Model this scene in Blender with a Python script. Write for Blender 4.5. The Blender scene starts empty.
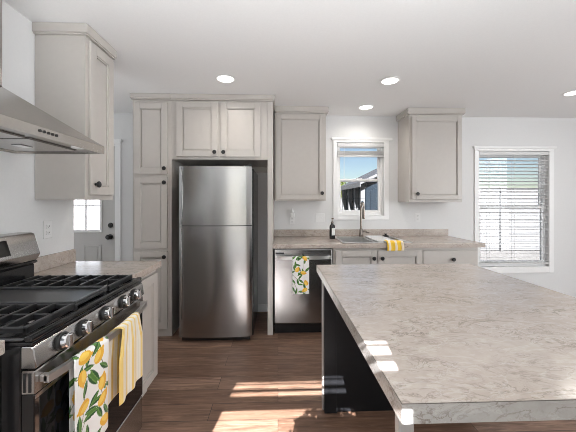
import bpy, bmesh, math, random
import numpy as np
from mathutils import Vector, Matrix
C = bpy.context.scene.collection
PI = math.pi

# ------------------------------------------------------------------ camera
cd = bpy.data.cameras.new('camera')
cam = bpy.data.objects.new('camera', cd); C.objects.link(cam)
cd.sensor_width = 36; cd.lens = 18.0
cd.shift_x = 0.0; cd.shift_y = -14 / 576
cd.clip_start = 0.02; cd.clip_end = 300
cam.location = (0, 0, 1.40)
cam.rotation_euler = (PI / 2, 0, -math.atan(10 / 288))
bpy.context.scene.camera = cam

# ------------------------------------------------------------------ view
vs = bpy.context.scene.view_settings
vs.view_transform = 'Standard'; vs.look = 'None'; vs.gamma = 1.0
vs.use_curve_mapping = False
vs.exposure = 0.0
bpy.context.scene.cycles.filter_width = 0.9
bpy.context.scene.cycles.max_bounces = 12
bpy.context.scene.cycles.diffuse_bounces = 8
bpy.context.scene.cycles.glossy_bounces = 6
bpy.context.scene.cycles.transparent_max_bounces = 12

# ------------------------------------------------------------------ sky
w = bpy.data.worlds.new('world'); bpy.context.scene.world = w
w.use_nodes = True
wn = w.node_tree.nodes; wl = w.node_tree.links
sky = wn.new('ShaderNodeTexSky'); sky.sky_type = 'NISHITA'
sky.sun_disc = False; sky.sun_elevation = math.radians(35.6); sky.sun_rotation = math.radians(190)
sky.air_density = 1.0; sky.dust_density = 0.6; sky.ozone_density = 1.5
wl.new(sky.outputs[0], wn['Background'].inputs[0])
wn['Background'].inputs[1].default_value = 0.11

# ------------------------------------------------------------------ sun
sd = bpy.data.lights.new('sun', 'SUN'); sd.energy = 42; sd.angle = math.radians(0.3); sd.color = (0.96, 0.97, 1.0)
sun = bpy.data.objects.new('sun', sd); C.objects.link(sun)
sun.rotation_euler = Vector((0.17, 1.0, -0.716)).to_track_quat('-Z', 'Y').to_euler()
sun.location = (-2, -8, 6)


def area(name, loc, direction, sx, sy, power, col=(1, 1, 1), spread=180):
    l = bpy.data.lights.new(name, 'AREA'); l.shape = 'RECTANGLE'; l.size = sx; l.size_y = sy
    l.energy = power; l.color = col; l.spread = math.radians(spread)
    o = bpy.data.objects.new(name, l); C.objects.link(o); o.location = loc
    z = -Vector(direction).normalized()
    x = Vector((0, 0, 1)).cross(z) if abs(z.z) < 0.7 else (Vector((1, 0, 0)) - z * z.x)
    x.normalize()
    o.rotation_euler = Matrix((x, z.cross(x), z)).transposed().to_euler()
    return o

# added fill lamps standing in for daylight; only the rear window has an opening
area('fill_rear_right', (2.3, -0.6, 1.35), (0, 1, 0), 2.6, 2.1, 3, (0.93, 0.97, 1.0))
area('daylight_rear_window', (-0.37, -0.6, 1.25), (0, 1, 0), 0.95, 2.1, 7.5, (0.93, 0.97, 1.0))
area('fill_living_room', (5.1, 0.35, 1.4), (-1, 0.0, 0), 1.9, 2.1, 106, (0.93, 0.97, 1.0))
# unseen upward fill lamps added to brighten the ceiling and walls
area('ceiling_fill', (0.1, -0.25, 1.15), (-0.05, 0.4, 1), 2.4, 0.5, 46, (0.93, 0.97, 1.0), 125)
area('ceiling_fill_living_room', (3.6, 1.3, 1.0), (-0.1, 0.15, 1), 1.6, 1.6, 3, (0.94, 0.975, 1.0), 130)
area('ceiling_fill_hall', (-2.5, 1.0, 1.0), (0, 0.2, 1), 0.9, 1.2, 20, (0.94, 0.975, 1.0), 130)
area('fill_hall', (-3.3, 2.6, 1.4), (1, 0, 0), 1.4, 2.0, 9, (0.93, 0.97, 1.0))  # added hall fill lamp, no window in that wall

# ================================================================== materials
MATS = {}


def mat(name, col=(0.5, 0.5, 0.5), rough=0.5, metal=0.0, spec=0.5, coat=0.0, emit=None, estr=0.0):
    m = bpy.data.materials.new(name); m.use_nodes = True
    b = m.node_tree.nodes['Principled BSDF']
    b.inputs['Base Color'].default_value = (*col, 1); b.inputs['Roughness'].default_value = rough
    b.inputs['Metallic'].default_value = metal; b.inputs['Specular IOR Level'].default_value = spec
    b.inputs['Coat Weight'].default_value = coat
    if emit:
        b.inputs['Emission Color'].default_value = (*emit, 1); b.inputs['Emission Strength'].default_value = estr
    MATS[name] = m
    return m


class NT:
    """tiny node helper"""
    def __init__(s, m):
        s.t = m.node_tree; s.n = s.t.nodes; s.l = s.t.links; s.b = s.n['Principled BSDF']

    def coord(s, scale=(1, 1, 1), kind='Object', rot=(0, 0, 0)):
        tc = s.n.new('ShaderNodeTexCoord'); mp = s.n.new('ShaderNodeMapping')
        mp.inputs['Scale'].default_value = scale; mp.inputs['Rotation'].default_value = rot
        if kind == 'World':
            g = s.n.new('ShaderNodeNewGeometry'); s.l.new(g.outputs['Position'], mp.inputs[0])
        else:
            s.l.new(tc.outputs[kind], mp.inputs[0])
        return mp.outputs[0]

    def noise(s, vec, scale, detail=2, rough=0.5, dist=0.0):
        n = s.n.new('ShaderNodeTexNoise'); s.l.new(vec, n.inputs['Vector'])
        n.inputs['Scale'].default_value = scale; n.inputs['Detail'].default_value = detail
        n.inputs['Roughness'].default_value = rough; n.inputs['Distortion'].default_value = dist
        return n.outputs['Fac']

    def ramp(s, fac, stops):
        r = s.n.new('ShaderNodeValToRGB'); s.l.new(fac, r.inputs[0])
        e = r.color_ramp.elements
        while len(e) < len(stops): e.new(0.5)
        for k, (p, c) in enumerate(stops):
            e[k].position = p; e[k].color = (*c, 1) if len(c) == 3 else c
        return r.outputs[0]

    def math(s, op, a, b=None):
        n = s.n.new('ShaderNodeMath'); n.operation = op
        for k, v in enumerate((a, b)):
            if v is None: continue
            if isinstance(v, (int, float)): n.inputs[k].default_value = v
            else: s.l.new(v, n.inputs[k])
        return n.outputs[0]

    def mix(s, fac, a, b, mode='MIX'):
        n = s.n.new('ShaderNodeMix'); n.data_type = 'RGBA'; n.blend_type = mode
        for inp, v in ((n.inputs[0], fac), (n.inputs[6], a), (n.inputs[7], b)):
            if isinstance(v, (int, float)): inp.default_value = v
            elif isinstance(v, tuple): inp.default_value = (*v, 1)
            else: s.l.new(v, inp)
        return n.outputs[2]

    def bump(s, h, strength=0.1, dist=0.01):
        n = s.n.new('ShaderNodeBump'); n.inputs['Strength'].default_value = strength; n.inputs['Distance'].default_value = dist
        s.l.new(h, n.inputs['Height']); s.l.new(n.outputs[0], s.b.inputs['Normal'])


def paint(name, col, rough=0.6, grain=0.02, scale=40, bump=0.03):
    m = mat(name, col, rough); t = NT(m)
    n = t.noise(t.coord(), scale, 3)
    lo = tuple(c * (1 - grain) for c in col); hi = tuple(min(1, c * (1 + grain)) for c in col)
    t.l.new(t.ramp(n, [(0.3, lo), (0.7, hi)]), t.b.inputs['Base Color'])
    if bump: t.bump(n, bump, 0.002)
    return m

WALL = paint('wall_paint', (0.69, 0.69, 0.69), 0.75, 0.01, 60, 0.04)
CEIL = paint('ceiling_paint', (0.80, 0.80, 0.80), 0.85, 0.012, 90, 0.08)
TRIM = paint('trim_paint', (0.82, 0.82, 0.82), 0.45, 0.008, 30, 0.0)
CAB = paint('greige_cabinet_paint', (0.485, 0.455, 0.425), 0.30, 0.015, 25, 0.02)
DOORP = paint('door_paint', (0.50, 0.49, 0.475), 0.45, 0.01, 25, 0.0)
BLACKP = paint('black_panel_paint', (0.008, 0.008, 0.009), 0.4, 0.1, 25, 0.02)
MATS['black_panel_paint'].node_tree.nodes['Principled BSDF'].inputs['Specular IOR Level'].default_value = 0.25
PLASTIC = mat('white_plastic', (0.73, 0.73, 0.73), 0.35)
VINYL = mat('white_vinyl', (0.84, 0.84, 0.84), 0.4)
SLAT = mat('blind_slat', (0.85, 0.85, 0.85), 0.5)
_t = NT(SLAT); _tr = _t.n.new('ShaderNodeBsdfTranslucent'); _tr.inputs[0].default_value = (0.85, 0.85, 0.85, 1)
_mx = _t.n.new('ShaderNodeMixShader'); _mx.inputs[0].default_value = 0.35
_t.l.new(_t.b.outputs[0], _mx.inputs[1]); _t.l.new(_tr.outputs[0], _mx.inputs[2]); _t.l.new(_mx.outputs[0], _t.n['Material Output'].inputs['Surface'])
BLACK = mat('black_metal', (0.012, 0.012, 0.012), 0.35)
ENAMEL = mat('black_enamel', (0.012, 0.012, 0.013), 0.15)
IRON = paint('cast_iron', (0.016, 0.016, 0.017), 0.42, 0.2, 120, 0.15)
GRIDDLE = paint('griddle_iron', (0.05, 0.05, 0.052), 0.33, 0.15, 120, 0.1)
BGLASS = mat('black_glass', (0.008, 0.008, 0.009), 0.06, 0, 0.6)
RUBBER = mat('black_rubber', (0.02, 0.02, 0.02), 0.7)
CHROME = mat('chrome', (0.75, 0.75, 0.76), 0.12, 1.0)
NICKEL = mat('brushed_nickel', (0.27, 0.235, 0.21), 0.27, 1.0)
DARKGAP = mat('dark_recess', (0.02, 0.02, 0.02), 0.8)
LENS = mat('lamp_lens', (0.9, 0.9, 0.9), 0.5, emit=(1.0, 0.95, 0.85), estr=6)
LED = mat('display_light', (0.05, 0.05, 0.05), 0.3, emit=(1.0, 0.75, 0.45), estr=2)
LABEL = mat('paper_label', (0.75, 0.75, 0.74), 0.6)
AMBER = mat('black_bottle_glass', (0.010, 0.010, 0.012), 0.15)
CERAMIC = mat('white_ceramic', (0.80, 0.81, 0.82), 0.25)
GREYLEG = paint('grey_leg_paint', (0.47, 0.45, 0.43), 0.45, 0.02, 25, 0.0)


def steel(name, col, rough, streak=0.03, axis='z', bump=0.0):
    m = mat(name, col, rough, 1.0); t = NT(m)
    sc = {'z': (220, 220, 1.2), 'y': (220, 1.2, 220), 'x': (1.2, 220, 220)}[axis]
    n = t.noise(t.coord(sc), 1.0, 2)
    r = t.ramp(n, [(0.25, (rough * (1 - streak),) * 3), (0.75, (rough * (1 + streak),) * 3)])
    t.l.new(r, t.b.inputs['Roughness'])
    c = t.ramp(n, [(0.2, tuple(k * 0.985 for k in col)), (0.8, tuple(min(1, k * 1.01) for k in col))])
    t.l.new(c, t.b.inputs['Base Color'])
    if bump: t.bump(n, bump, 0.001)
    return m

STEEL_V = steel('brushed_stainless_doors', (0.38, 0.375, 0.37), 0.24, axis='z')
_t = NT(STEEL_V); _t.b.inputs['Anisotropic'].default_value = 0.7
_tg = _t.n.new('ShaderNodeTangent'); _tg.direction_type = 'RADIAL'; _tg.axis = 'Z'
_t.l.new(_tg.outputs[0], _t.b.inputs['Tangent']); _t.b.inputs['Anisotropic Rotation'].default_value = 0.25
SATIN = mat('satin_steel', (0.62, 0.61, 0.60), 0.38, 1.0)
STEEL_H = steel('brushed_stainless_crosswise', (0.50, 0.485, 0.475), 0.24, axis='y')
STEEL_X = steel('brushed_stainless_lengthwise', (0.52, 0.51, 0.50), 0.24, axis='x')
HOODS = steel('brushed_stainless_hood', (0.42, 0.40, 0.38), 0.22, axis='y')
HOODB = steel('brushed_stainless_hood_band', (0.58, 0.555, 0.53), 0.25, axis='y')


def stone(name, c0=(0.405, 0.332, 0.283), c1=(0.44, 0.370, 0.322), c2=(0.48, 0.415, 0.368)):
    m = mat(name, (0.6, 0.55, 0.5), 0.18); t = NT(m)
    v = t.coord((1.0, 1.25, 1.25), 'World')
    big = t.noise(v, 2.2, 4, 0.55, 0.4)
    base = t.ramp(big, [(0.30, c0), (0.52, c1), (0.75, c2)])
    fine = t.noise(v, 38, 3, 0.6)
    base = t.mix(0.35, base, t.ramp(fine, [(0.3, (0.41, 0.36, 0.32)), (0.7, (0.55, 0.50, 0.46))]))
    for sc, th, seedrot, depth in ((7.5, 0.026, (0, 0, 0.3), 0.95), (15.0, 0.034, (0.4, 0.2, -0.35), 0.7)):
        vv = t.coord((0.75, 1.5, 1.5), 'World', seedrot)
        n = t.noise(vv, sc, 5, 0.62, 1.3)
        d = t.math('ABSOLUTE', t.math('SUBTRACT', n, 0.5))
        vein = t.ramp(d, [(0.0, (1, 1, 1)), (th, (0, 0, 0))])
        mask = t.ramp(t.noise(vv, sc * 0.55, 3, 0.5), [(0.44, (0, 0, 0)), (0.62, (1, 1, 1))])
        f = t.math('MULTIPLY', t.math('MULTIPLY', vein, mask), depth)
        base = t.mix(f, base, (0.23, 0.19, 0.165))
    pale = t.noise(t.coord((0.8, 1.6, 1.6), 'World', (0, 0, -0.2)), 6.0, 5, 0.6, 1.6)
    pv = t.ramp(t.math('ABSOLUTE', t.math('SUBTRACT', pale, 0.47)), [(0.0, (1, 1, 1)), (0.035, (0, 0, 0))])
    base = t.mix(t.math('MULTIPLY', pv, 0.18), base, (0.72, 0.69, 0.66))
    t.l.new(base, t.b.inputs['Base Color'])
    return m

STONE = stone('stone_laminate')
STONE_EDGE = stone('stone_laminate_edge', (0.34, 0.33, 0.31), (0.40, 0.39, 0.375), (0.46, 0.455, 0.44))
SEAM = mat('dark_seam', (0.10, 0.08, 0.07), 0.6)


def wood_floor():
    m = mat('plank_floor', (0.12, 0.07, 0.05), 0.42); t = NT(m)
    v = t.coord((1, 1, 1), 'World')
    br = t.n.new('ShaderNodeTexBrick'); t.l.new(v, br.inputs['Vector'])
    br.offset = 0.37; br.offset_frequency = 2; br.squash = 1.0
    for k, val in (('Scale', 1.0), ('Mortar Size', 0.0016), ('Mortar Smooth', 0.1), ('Bias', 0.0), ('Brick Width', 1.22), ('Row Height', 0.155)):
        br.inputs[k].default_value = val
    br.inputs['Color1'].default_value = (0, 0, 0, 1); br.inputs['Color2'].default_value = (1, 1, 1, 1); br.inputs['Mortar'].default_value = (0.5, 0.5, 0.5, 1)
    tone = t.ramp(br.outputs['Color'], [(0.0, (0.19, 0.106, 0.069)), (0.5, (0.25, 0.149, 0.101)), (1.0, (0.33, 0.206, 0.145))])
    # the grain shifts from plank to plank
    add = t.n.new('ShaderNodeVectorMath'); add.operation = 'MULTIPLY_ADD'
    t.l.new(br.outputs['Color'], add.inputs[0]); add.inputs[1].default_value = (7, 3, 0); t.l.new(v, add.inputs[2])
    mp = t.n.new('ShaderNodeMapping'); mp.inputs['Scale'].default_value = (1.3, 16, 1); t.l.new(add.outputs[0], mp.inputs[0])
    g = t.noise(mp.outputs[0], 2.0, 6, 0.65, 1.2)
    col = t.mix(t.ramp(g, [(0.35, (0, 0, 0)), (0.66, (0.92, 0.92, 0.92))]), tone, (0.085, 0.045, 0.028))
    g2 = t.noise(mp.outputs[0], 5.0, 5, 0.6, 0.4)
    col = t.mix(t.ramp(g2, [(0.55, (0, 0, 0)), (0.78, (0.7, 0.7, 0.7))]), col, (0.34, 0.235, 0.175))
    col = t.mix(br.outputs['Fac'], col, (0.015, 0.009, 0.007))
    t.l.new(col, t.b.inputs['Base Color'])
    t.l.new(t.ramp(g, [(0.2, (0.38,) * 3), (0.8, (0.50,) * 3)]), t.b.inputs['Roughness'])
    t.bump(t.math('SUBTRACT', t.math('MULTIPLY', g, 0.2), br.outputs['Fac']), 0.12, 0.002)
    return m

FLOORM = wood_floor()


def glass_mat():
    m = bpy.data.materials.new('window_glass'); m.use_nodes = True
    n = m.node_tree.nodes; l = m.node_tree.links
    n.remove(n['Principled BSDF'])
    tr = n.new('ShaderNodeBsdfTransparent'); gl = n.new('ShaderNodeBsdfGlossy'); gl.inputs['Roughness'].default_value = 0.02
    fr = n.new('ShaderNodeFresnel'); fr.inputs[0].default_value = 1.35
    mx = n.new('ShaderNodeMixShader')
    l.new(fr.outputs[0], mx.inputs[0]); l.new(tr.outputs[0], mx.inputs[1]); l.new(gl.outputs[0], mx.inputs[2])
    l.new(mx.outputs[0], n['Material Output'].inputs['Surface'])
    return m

GLASS = glass_mat()


def cloth_attr(name):
    m = mat(name, (0.8, 0.8, 0.8), 0.85, spec=0.2); t = NT(m)
    a = t.n.new('ShaderNodeAttribute'); a.attribute_name = 'print'
    t.l.new(a.outputs['Color'], t.b.inputs['Base Color'])
    t.b.inputs['Sheen Weight'].default_value = 0.2
    t.bump(t.noise(t.coord(), 900, 2), 0.15, 0.001)
    return m

CLOTH = cloth_attr('printed_cotton')


def siding(name, col, pitch):
    m = mat(name, col, 0.9, spec=0.0); t = NT(m)
    v = t.coord((1, 1, 1), 'World')
    sep = t.n.new('ShaderNodeSeparateXYZ'); t.l.new(v, sep.inputs[0])
    f = t.math('FRACT', t.math('DIVIDE', sep.outputs[2], pitch))
    c = t.ramp(f, [(0.0, tuple(k * 0.45 for k in col)), (0.12, col), (1.0, tuple(min(1, k * 1.1) for k in col))])
    t.l.new(c, t.b.inputs['Base Color'])
    return m

SLATE = siding('slate_siding', (0.011, 0.015, 0.0195), 0.18)
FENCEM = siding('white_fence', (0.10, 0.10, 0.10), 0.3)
FENCEW = siding('brightened_fence', (0.5, 0.5, 0.5), 0.3)  # fence colour raised to paint the white glare behind the door glass
PANE = mat('dark_pane', (0.012, 0.016, 0.02), 0.9, spec=0.0)
ROOFM = paint('roof_shingle', (0.04, 0.042, 0.046), 0.8, 0.2, 8, 0.1)
GROUND = paint('pale_gravel', (0.12, 0.115, 0.11), 0.9, 0.2, 6, 0.1)
LEAF = paint('tree_leaf', (0.05, 0.065, 0.012), 0.7, 0.4, 3, 0.2)
BARK = paint('tree_bark', (0.08, 0.06, 0.04), 0.9, 0.3, 6, 0.2)

for k in ('roof_shingle', 'pale_gravel', 'tree_leaf', 'tree_bark'): MATS[k].node_tree.nodes['Principled BSDF'].inputs['Specular IOR Level'].default_value = 0.0


# ================================================================== geometry helpers
class MB:
    def __init__(s):
        s.bm = bmesh.new()

    def _merge(s, b):
        me = bpy.data.meshes.new('tmp'); b.to_mesh(me); b.free()
        s.bm.from_mesh(me); bpy.data.meshes.remove(me)

    def box(s, x0, x1, y0, y1, z0, z1, bev=0.0, seg=1):
        b = bmesh.new(); bmesh.ops.create_cube(b, size=1.0)
        for v in b.verts:
            v.co = Vector(((x0 + x1) / 2 + v.co.x * abs(x1 - x0), (y0 + y1) / 2 + v.co.y * abs(y1 - y0), (z0 + z1) / 2 + v.co.z * abs(z1 - z0)))
        if bev > 0:
            bmesh.ops.bevel(b, geom=b.edges[:] + b.verts[:], offset=min(bev, 0.45 * min(abs(x1 - x0), abs(y1 - y0), abs(z1 - z0))), segments=seg, affect='EDGES', profile=0.5)
        s._merge(b); return s

    def prism(s, pts, axis, a0, a1, bev=0.0):
        """closed 2D outline swept along an axis. axis 'x': pts are (y,z); 'y': (x,z); 'z': (x,y)"""
        b = bmesh.new()
        def P(p, a):
            return {'x': (a, p[0], p[1]), 'y': (p[0], a, p[1]), 'z': (p[0], p[1], a)}[axis]
        A = [b.verts.new(P(p, a0)) for p in pts]; B = [b.verts.new(P(p, a1)) for p in pts]
        n = len(pts)
        b.faces.new(A); b.faces.new(B[::-1])
        for i in range(n):
            b.faces.new((A[i], B[i], B[(i + 1) % n], A[(i + 1) % n]))
        bmesh.ops.recalc_face_normals(b, faces=b.faces[:])
        if bev > 0:
            bmesh.ops.bevel(b, geom=b.edges[:] + b.verts[:], offset=bev, segments=1, affect='EDGES', profile=0.5)
        s._merge(b); return s

    def poly(s, verts, faces):
        b = bmesh.new(); V = [b.verts.new(v) for v in verts]
        for f in faces: b.faces.new([V[i] for i in f])
        bmesh.ops.recalc_face_normals(b, faces=b.faces[:])
        s._merge(b); return s

    def lathe(s, prof, origin, axis=(0, 0, 1), n=24):
        """prof: list of (radius, height) along axis from origin"""
        b = bmesh.new(); q = Vector((0, 0, 1)).rotation_difference(Vector(axis)); o = Vector(origin)
        rings = []
        for r, h in prof:
            if r < 1e-6:
                rings.append([b.verts.new(o + q @ Vector((0, 0, h)))])
            else:
                rings.append([b.verts.new(o + q @ Vector((r * math.cos(2 * PI * k / n), r * math.sin(2 * PI * k / n), h))) for k in range(n)])
        for A, B in zip(rings, rings[1:]):
            for k in range(n):
                k2 = (k + 1) % n
                if len(A) == 1 and len(B) == 1: continue
                if len(A) == 1: b.faces.new((A[0], B[k], B[k2]))
                elif len(B) == 1: b.faces.new((A[k], B[0], A[k2]))
                else: b.faces.new((A[k], B[k], B[k2], A[k2]))
        for R in (rings[0], rings[-1]):
            if len(R) > 1: b.faces.new(R)
        bmesh.ops.recalc_face_normals(b, faces=b.faces[:])
        s._merge(b); return s

    def tube(s, pts, r, n=12):
        """round bar along a polyline; r a number or a list"""
        b = bmesh.new(); P = [Vector(p) for p in pts]; R = r if isinstance(r, (list, tuple)) else [r] * len(P)
        rings = []; up = None
        for i, p in enumerate(P):
            t = (P[min(i + 1, len(P) - 1)] - P[max(i - 1, 0)]).normalized()
            if up is None:
                up = t.orthogonal().normalized()
            else:
                up = (up - t * up.dot(t)).normalized()
            sd_ = t.cross(up)
            rings.append([b.verts.new(p + (up * math.cos(2 * PI * k / n) + sd_ * math.sin(2 * PI * k / n)) * R[i]) for k in range(n)])
        for A, B in zip(rings, rings[1:]):
            for k in range(n): b.faces.new((A[k], A[(k + 1) % n], B[(k + 1) % n], B[k]))
        b.faces.new(rings[0]); b.faces.new(rings[-1][::-1])
        bmesh.ops.recalc_face_normals(b, faces=b.faces[:])
        s._merge(b); return s

    def build(s, name, m, parent=None, smooth=False, auto=None):
        off = Vector((0, 0, 0))
        p = parent
        while p is not None:
            off += Vector(p.location); p = p.parent
        bmesh.ops.translate(s.bm, verts=s.bm.verts[:], vec=-off)
        me = bpy.data.meshes.new(name); s.bm.to_mesh(me); s.bm.free()
        me.materials.append(m)
        if smooth:
            me.polygons.foreach_set('use_smooth', [True] * len(me.polygons))
            try: me.set_sharp_from_angle(angle=math.radians(auto or 40))
            except Exception: pass
        o = bpy.data.objects.new(name, me); C.objects.link(o)
        o.parent = parent
        return o


def B(*a, **k):
    return MB().box(*a, **k)


def thing(name, label, cat, loc, group=None):
    o = bpy.data.objects.new(name, None); C.objects.link(o); o.location = loc
    o.empty_display_size = 0.05
    tag(o, label, cat, group); return o


def tag(o, label, cat, group=None):
    o['label'] = label; o['category'] = cat
    if group: o['group'] = group
    return o


def setting(o, label=None):
    o['kind'] = 'structure'
    if label: o['label'] = label
    return o


def wall_boxes(mb, axis, a0, a1, u0, u1, z0, z1, holes):
    """a slab between a0 and a1 on 'axis' with rectangular holes (u0,u1,z0,z1)"""
    us = sorted({u0, u1, *[h[0] for h in holes], *[h[1] for h in holes]}); zs = sorted({z0, z1, *[h[2] for h in holes], *[h[3] for h in holes]})
    us = [u for u in us if u0 <= u <= u1]; zs = [z for z in zs if z0 <= z <= z1]
    for i in range(len(us) - 1):
        for j in range(len(zs) - 1):
            um, zm = (us[i] + us[i + 1]) / 2, (zs[j] + zs[j + 1]) / 2
            if any(h[0] < um < h[1] and h[2] < zm < h[3] for h in holes): continue
            if axis == 'y': mb.box(us[i], us[i + 1], a0, a1, zs[j], zs[j + 1])
            else: mb.box(a0, a1, us[i], us[i + 1], zs[j], zs[j + 1])
    return mb

# ================================================================== the room
YW, XL, ZC, YR = 3.69, -1.52, 2.515, -0.65
XH, XR = -3.4, 5.2
W1 = (0.759, 1.371, 1.225, 2.167)       # window over the sink
W2 = (2.629, 3.575, 0.549, 2.069)       # tall window with blind
D1 = (-2.965, -2.040, 0.0, 2.122)       # outside door
W3 = (-0.827, 0.080, 0.93, 2.21)        # rear window the sun comes through
setting(B(XH - 0.1, XR + 0.1, YR - 0.1, YW + 0.1, -0.05, 0.0).build('floor', FLOORM), 'dark brown wood plank floor')
setting(B(XH - 0.1, XR + 0.1, YR - 0.1, YW + 0.1, ZC, ZC + 0.05).build('ceiling', CEIL), 'white painted ceiling')
setting(wall_boxes(MB(), 'y', YW, YW + 0.1, XH, XR, 0, ZC, [W1, W2, D1]).build('wall_back', WALL), 'white back wall with two windows')
setting(B(XL - 0.1, XL, YR, 2.20, 0, ZC).build('wall_left', WALL), 'white wall behind the range')
setting(wall_boxes(MB(), 'y', YR - 0.1, YR, XH, XR, 0, ZC, [W3]).build('wall_rear', WALL), 'white wall behind the camera')
setting(B(XR, XR + 0.1, YR, YW, 0, ZC).build('wall_right', WALL), 'white wall on the far right')
setting(B(XH - 0.1, XH, YR, YW, 0, ZC).build('wall_hall', WALL), 'white hall wall on the far left')
bb = MB()
bb.box(-1.094, -0.116, YW - 0.014, YW - 0.001, 0.001, 0.095, 0.003)
setting(bb.build('baseboard_alcove', TRIM), 'white baseboard behind the refrigerator')
setting(B(2.20, XR - 0.001, YW - 0.014, YW - 0.001, 0.001, 0.095, 0.003).build('baseboard_back', TRIM), 'white baseboard under the tall window')
setting(B(-1.955, -1.52, YW - 0.014, YW - 0.001, 0.001, 0.095, 0.003).build('baseboard_hall', TRIM), 'white baseboard beside the outside door')


def window(n, W, ears, casing_x, hz, casing_bottom, rail_z, label, glass_x=None):
    x0, x1, z0, z1 = W
    r = bpy.data.objects.new('window_%d' % n, None); C.objects.link(r); r.location = ((x0 + x1) / 2, YW, z0)
    setting(r, label)
    f = YW - 0.001
    c = MB()
    c.box(casing_x[0], x0, f - 0.016, f, casing_bottom, z1, 0.002).box(x1, casing_x[1], f - 0.016, f, casing_bottom, z1, 0.002)
    c.box(x0, x1, f - 0.016, f, casing_bottom, z0, 0.002)
    c.build('casing', TRIM, r)
    h = MB()
    h.box(casing_x[0], casing_x[1], f - 0.018, f, hz[0], hz[1], 0.002)
    h.box(ears[0], ears[1], f - 0.032, f, hz[1] - 0.03, hz[1], 0.004)
    h.build('header', TRIM, r)
    # vinyl frame lining the opening
    ft = 0.03; y0, y1 = YW + 0.035, YW + 0.095
    fr = MB()
    fr.box(x0 + .001, x0 + ft, y0, y1, z0 + .001, z1 - .001, 0.003).box(x1 - ft, x1 - .001, y0, y1, z0 + .001, z1 - .001, 0.003)
    fr.box(x0 + ft, x1 - ft, y0, y1, z1 - ft, z1 - .001, 0.003).box(x0 + ft, x1 - ft, y0, y1, z0 + .001, z0 + ft + 0.012, 0.003)
    fr.build('frame', VINYL, r)
    sw = 0.028
    a0, a1 = x0 + ft, x1 - ft
    def sash(za, zb, ya, yb, nm):
        s_ = MB()
        s_.box(a0, a0 + sw, ya, yb, za, zb, 0.003).box(a1 - sw, a1, ya, yb, za, zb, 0.003)
        s_.box(a0 + sw, a1 - sw, ya, yb, za, za + sw, 0.003).box(a0 + sw, a1 - sw, ya, yb, zb - sw, zb, 0.003)
        so = s_.build(nm, VINYL, r)
        ym = (ya + yb) / 2
        MB().box(a0 + sw, a1 - sw, ym - 0.002, ym + 0.002, za + sw, zb - sw).build('glass', GLASS, so)
        return so
    sash(rail_z - 0.014, z1 - ft, YW + 0.072, YW + 0.094, 'upper_sash')
    lo = sash(z0 + ft + 0.012, rail_z + 0.026, YW + 0.040, YW + 0.068, 'lower_sash')
    lk = MB().box((a0 + a1) / 2 - 0.03, (a0 + a1) / 2 + 0.03, YW + 0.045, YW + 0.066, rail_z + 0.027, rail_z + 0.037, 0.003)
    lk.build('sash_lock', VINYL, lo)
    return r

window(1, W1, (0.684, 1.474), (0.709, 1.433), (2.168, 2.226), 1.172, 1.678, 'white framed double hung window above the sink')
window(2, W2, (2.547, 3.665), (2.569, 3.640), (2.070, 2.130), 0.470, 1.318, 'tall white framed window at the right')

# rear window (out of view; the sunlight enters here)
r3 = bpy.data.objects.new('window_3', None); C.objects.link(r3); r3.location = (-0.37, YR, 0.93); setting(r3, 'white framed window behind the camera')
rw = MB()
rw.box(W3[0] - 0.06, W3[0], YR + .001, YR + .017, 0.87, 2.27).box(W3[1], W3[1] + 0.06, YR + .001, YR + .017, 0.87, 2.27)
rw.box(W3[0], W3[1], YR + .001, YR + .017, 0.87, 0.93).box(W3[0], W3[1], YR + .001, YR + .017, 2.21, 2.27)
rw.build('casing', TRIM, r3)
rs = MB()
rs.box(W3[0] + .001, W3[1] - .001, YR - 0.07, YR - 0.04, 1.43, 1.49).box(W3[0] + .001, W3[1] - .001, YR - 0.07, YR - 0.04, 0.931, 0.97)
rs.build('sash', VINYL, r3)
MB().box(W3[0] + .001, W3[1] - .001, YR - 0.090, YR - 0.087, 0.931, 2.209).build('glass', GLASS, r3)
t = thing('window_blind', 'white blind drawn up in the window behind the camera', 'blind', (-0.37, YR - 0.01, 2.052))
B(W3[0] + .002, W3[1] - .002, YR - 0.012, YR - 0.002, 2.075, 2.208, 0.003).build('headrail', SLAT, t)
q = MB()
q.box(W3[0] + .004, W3[1] - .004, YR - 0.008, YR - 0.004, 2.050, 2.062, 0.001)
q.box(W3[0] + .004, W3[1] - .004, YR - 0.008, YR - 0.004, 1.990, 2.017, 0.001)
q.box(W3[0] + .004, W3[1] - .004, YR - 0.008, YR - 0.004, 1.858, 1.962, 0.002)
q.build('slats', SLAT, t)
B(W3[0] + .03, W3[0] + .034, YR - 0.0115, YR - 0.0085, 1.96, 2.076).build('cord', SLAT, t)

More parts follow.
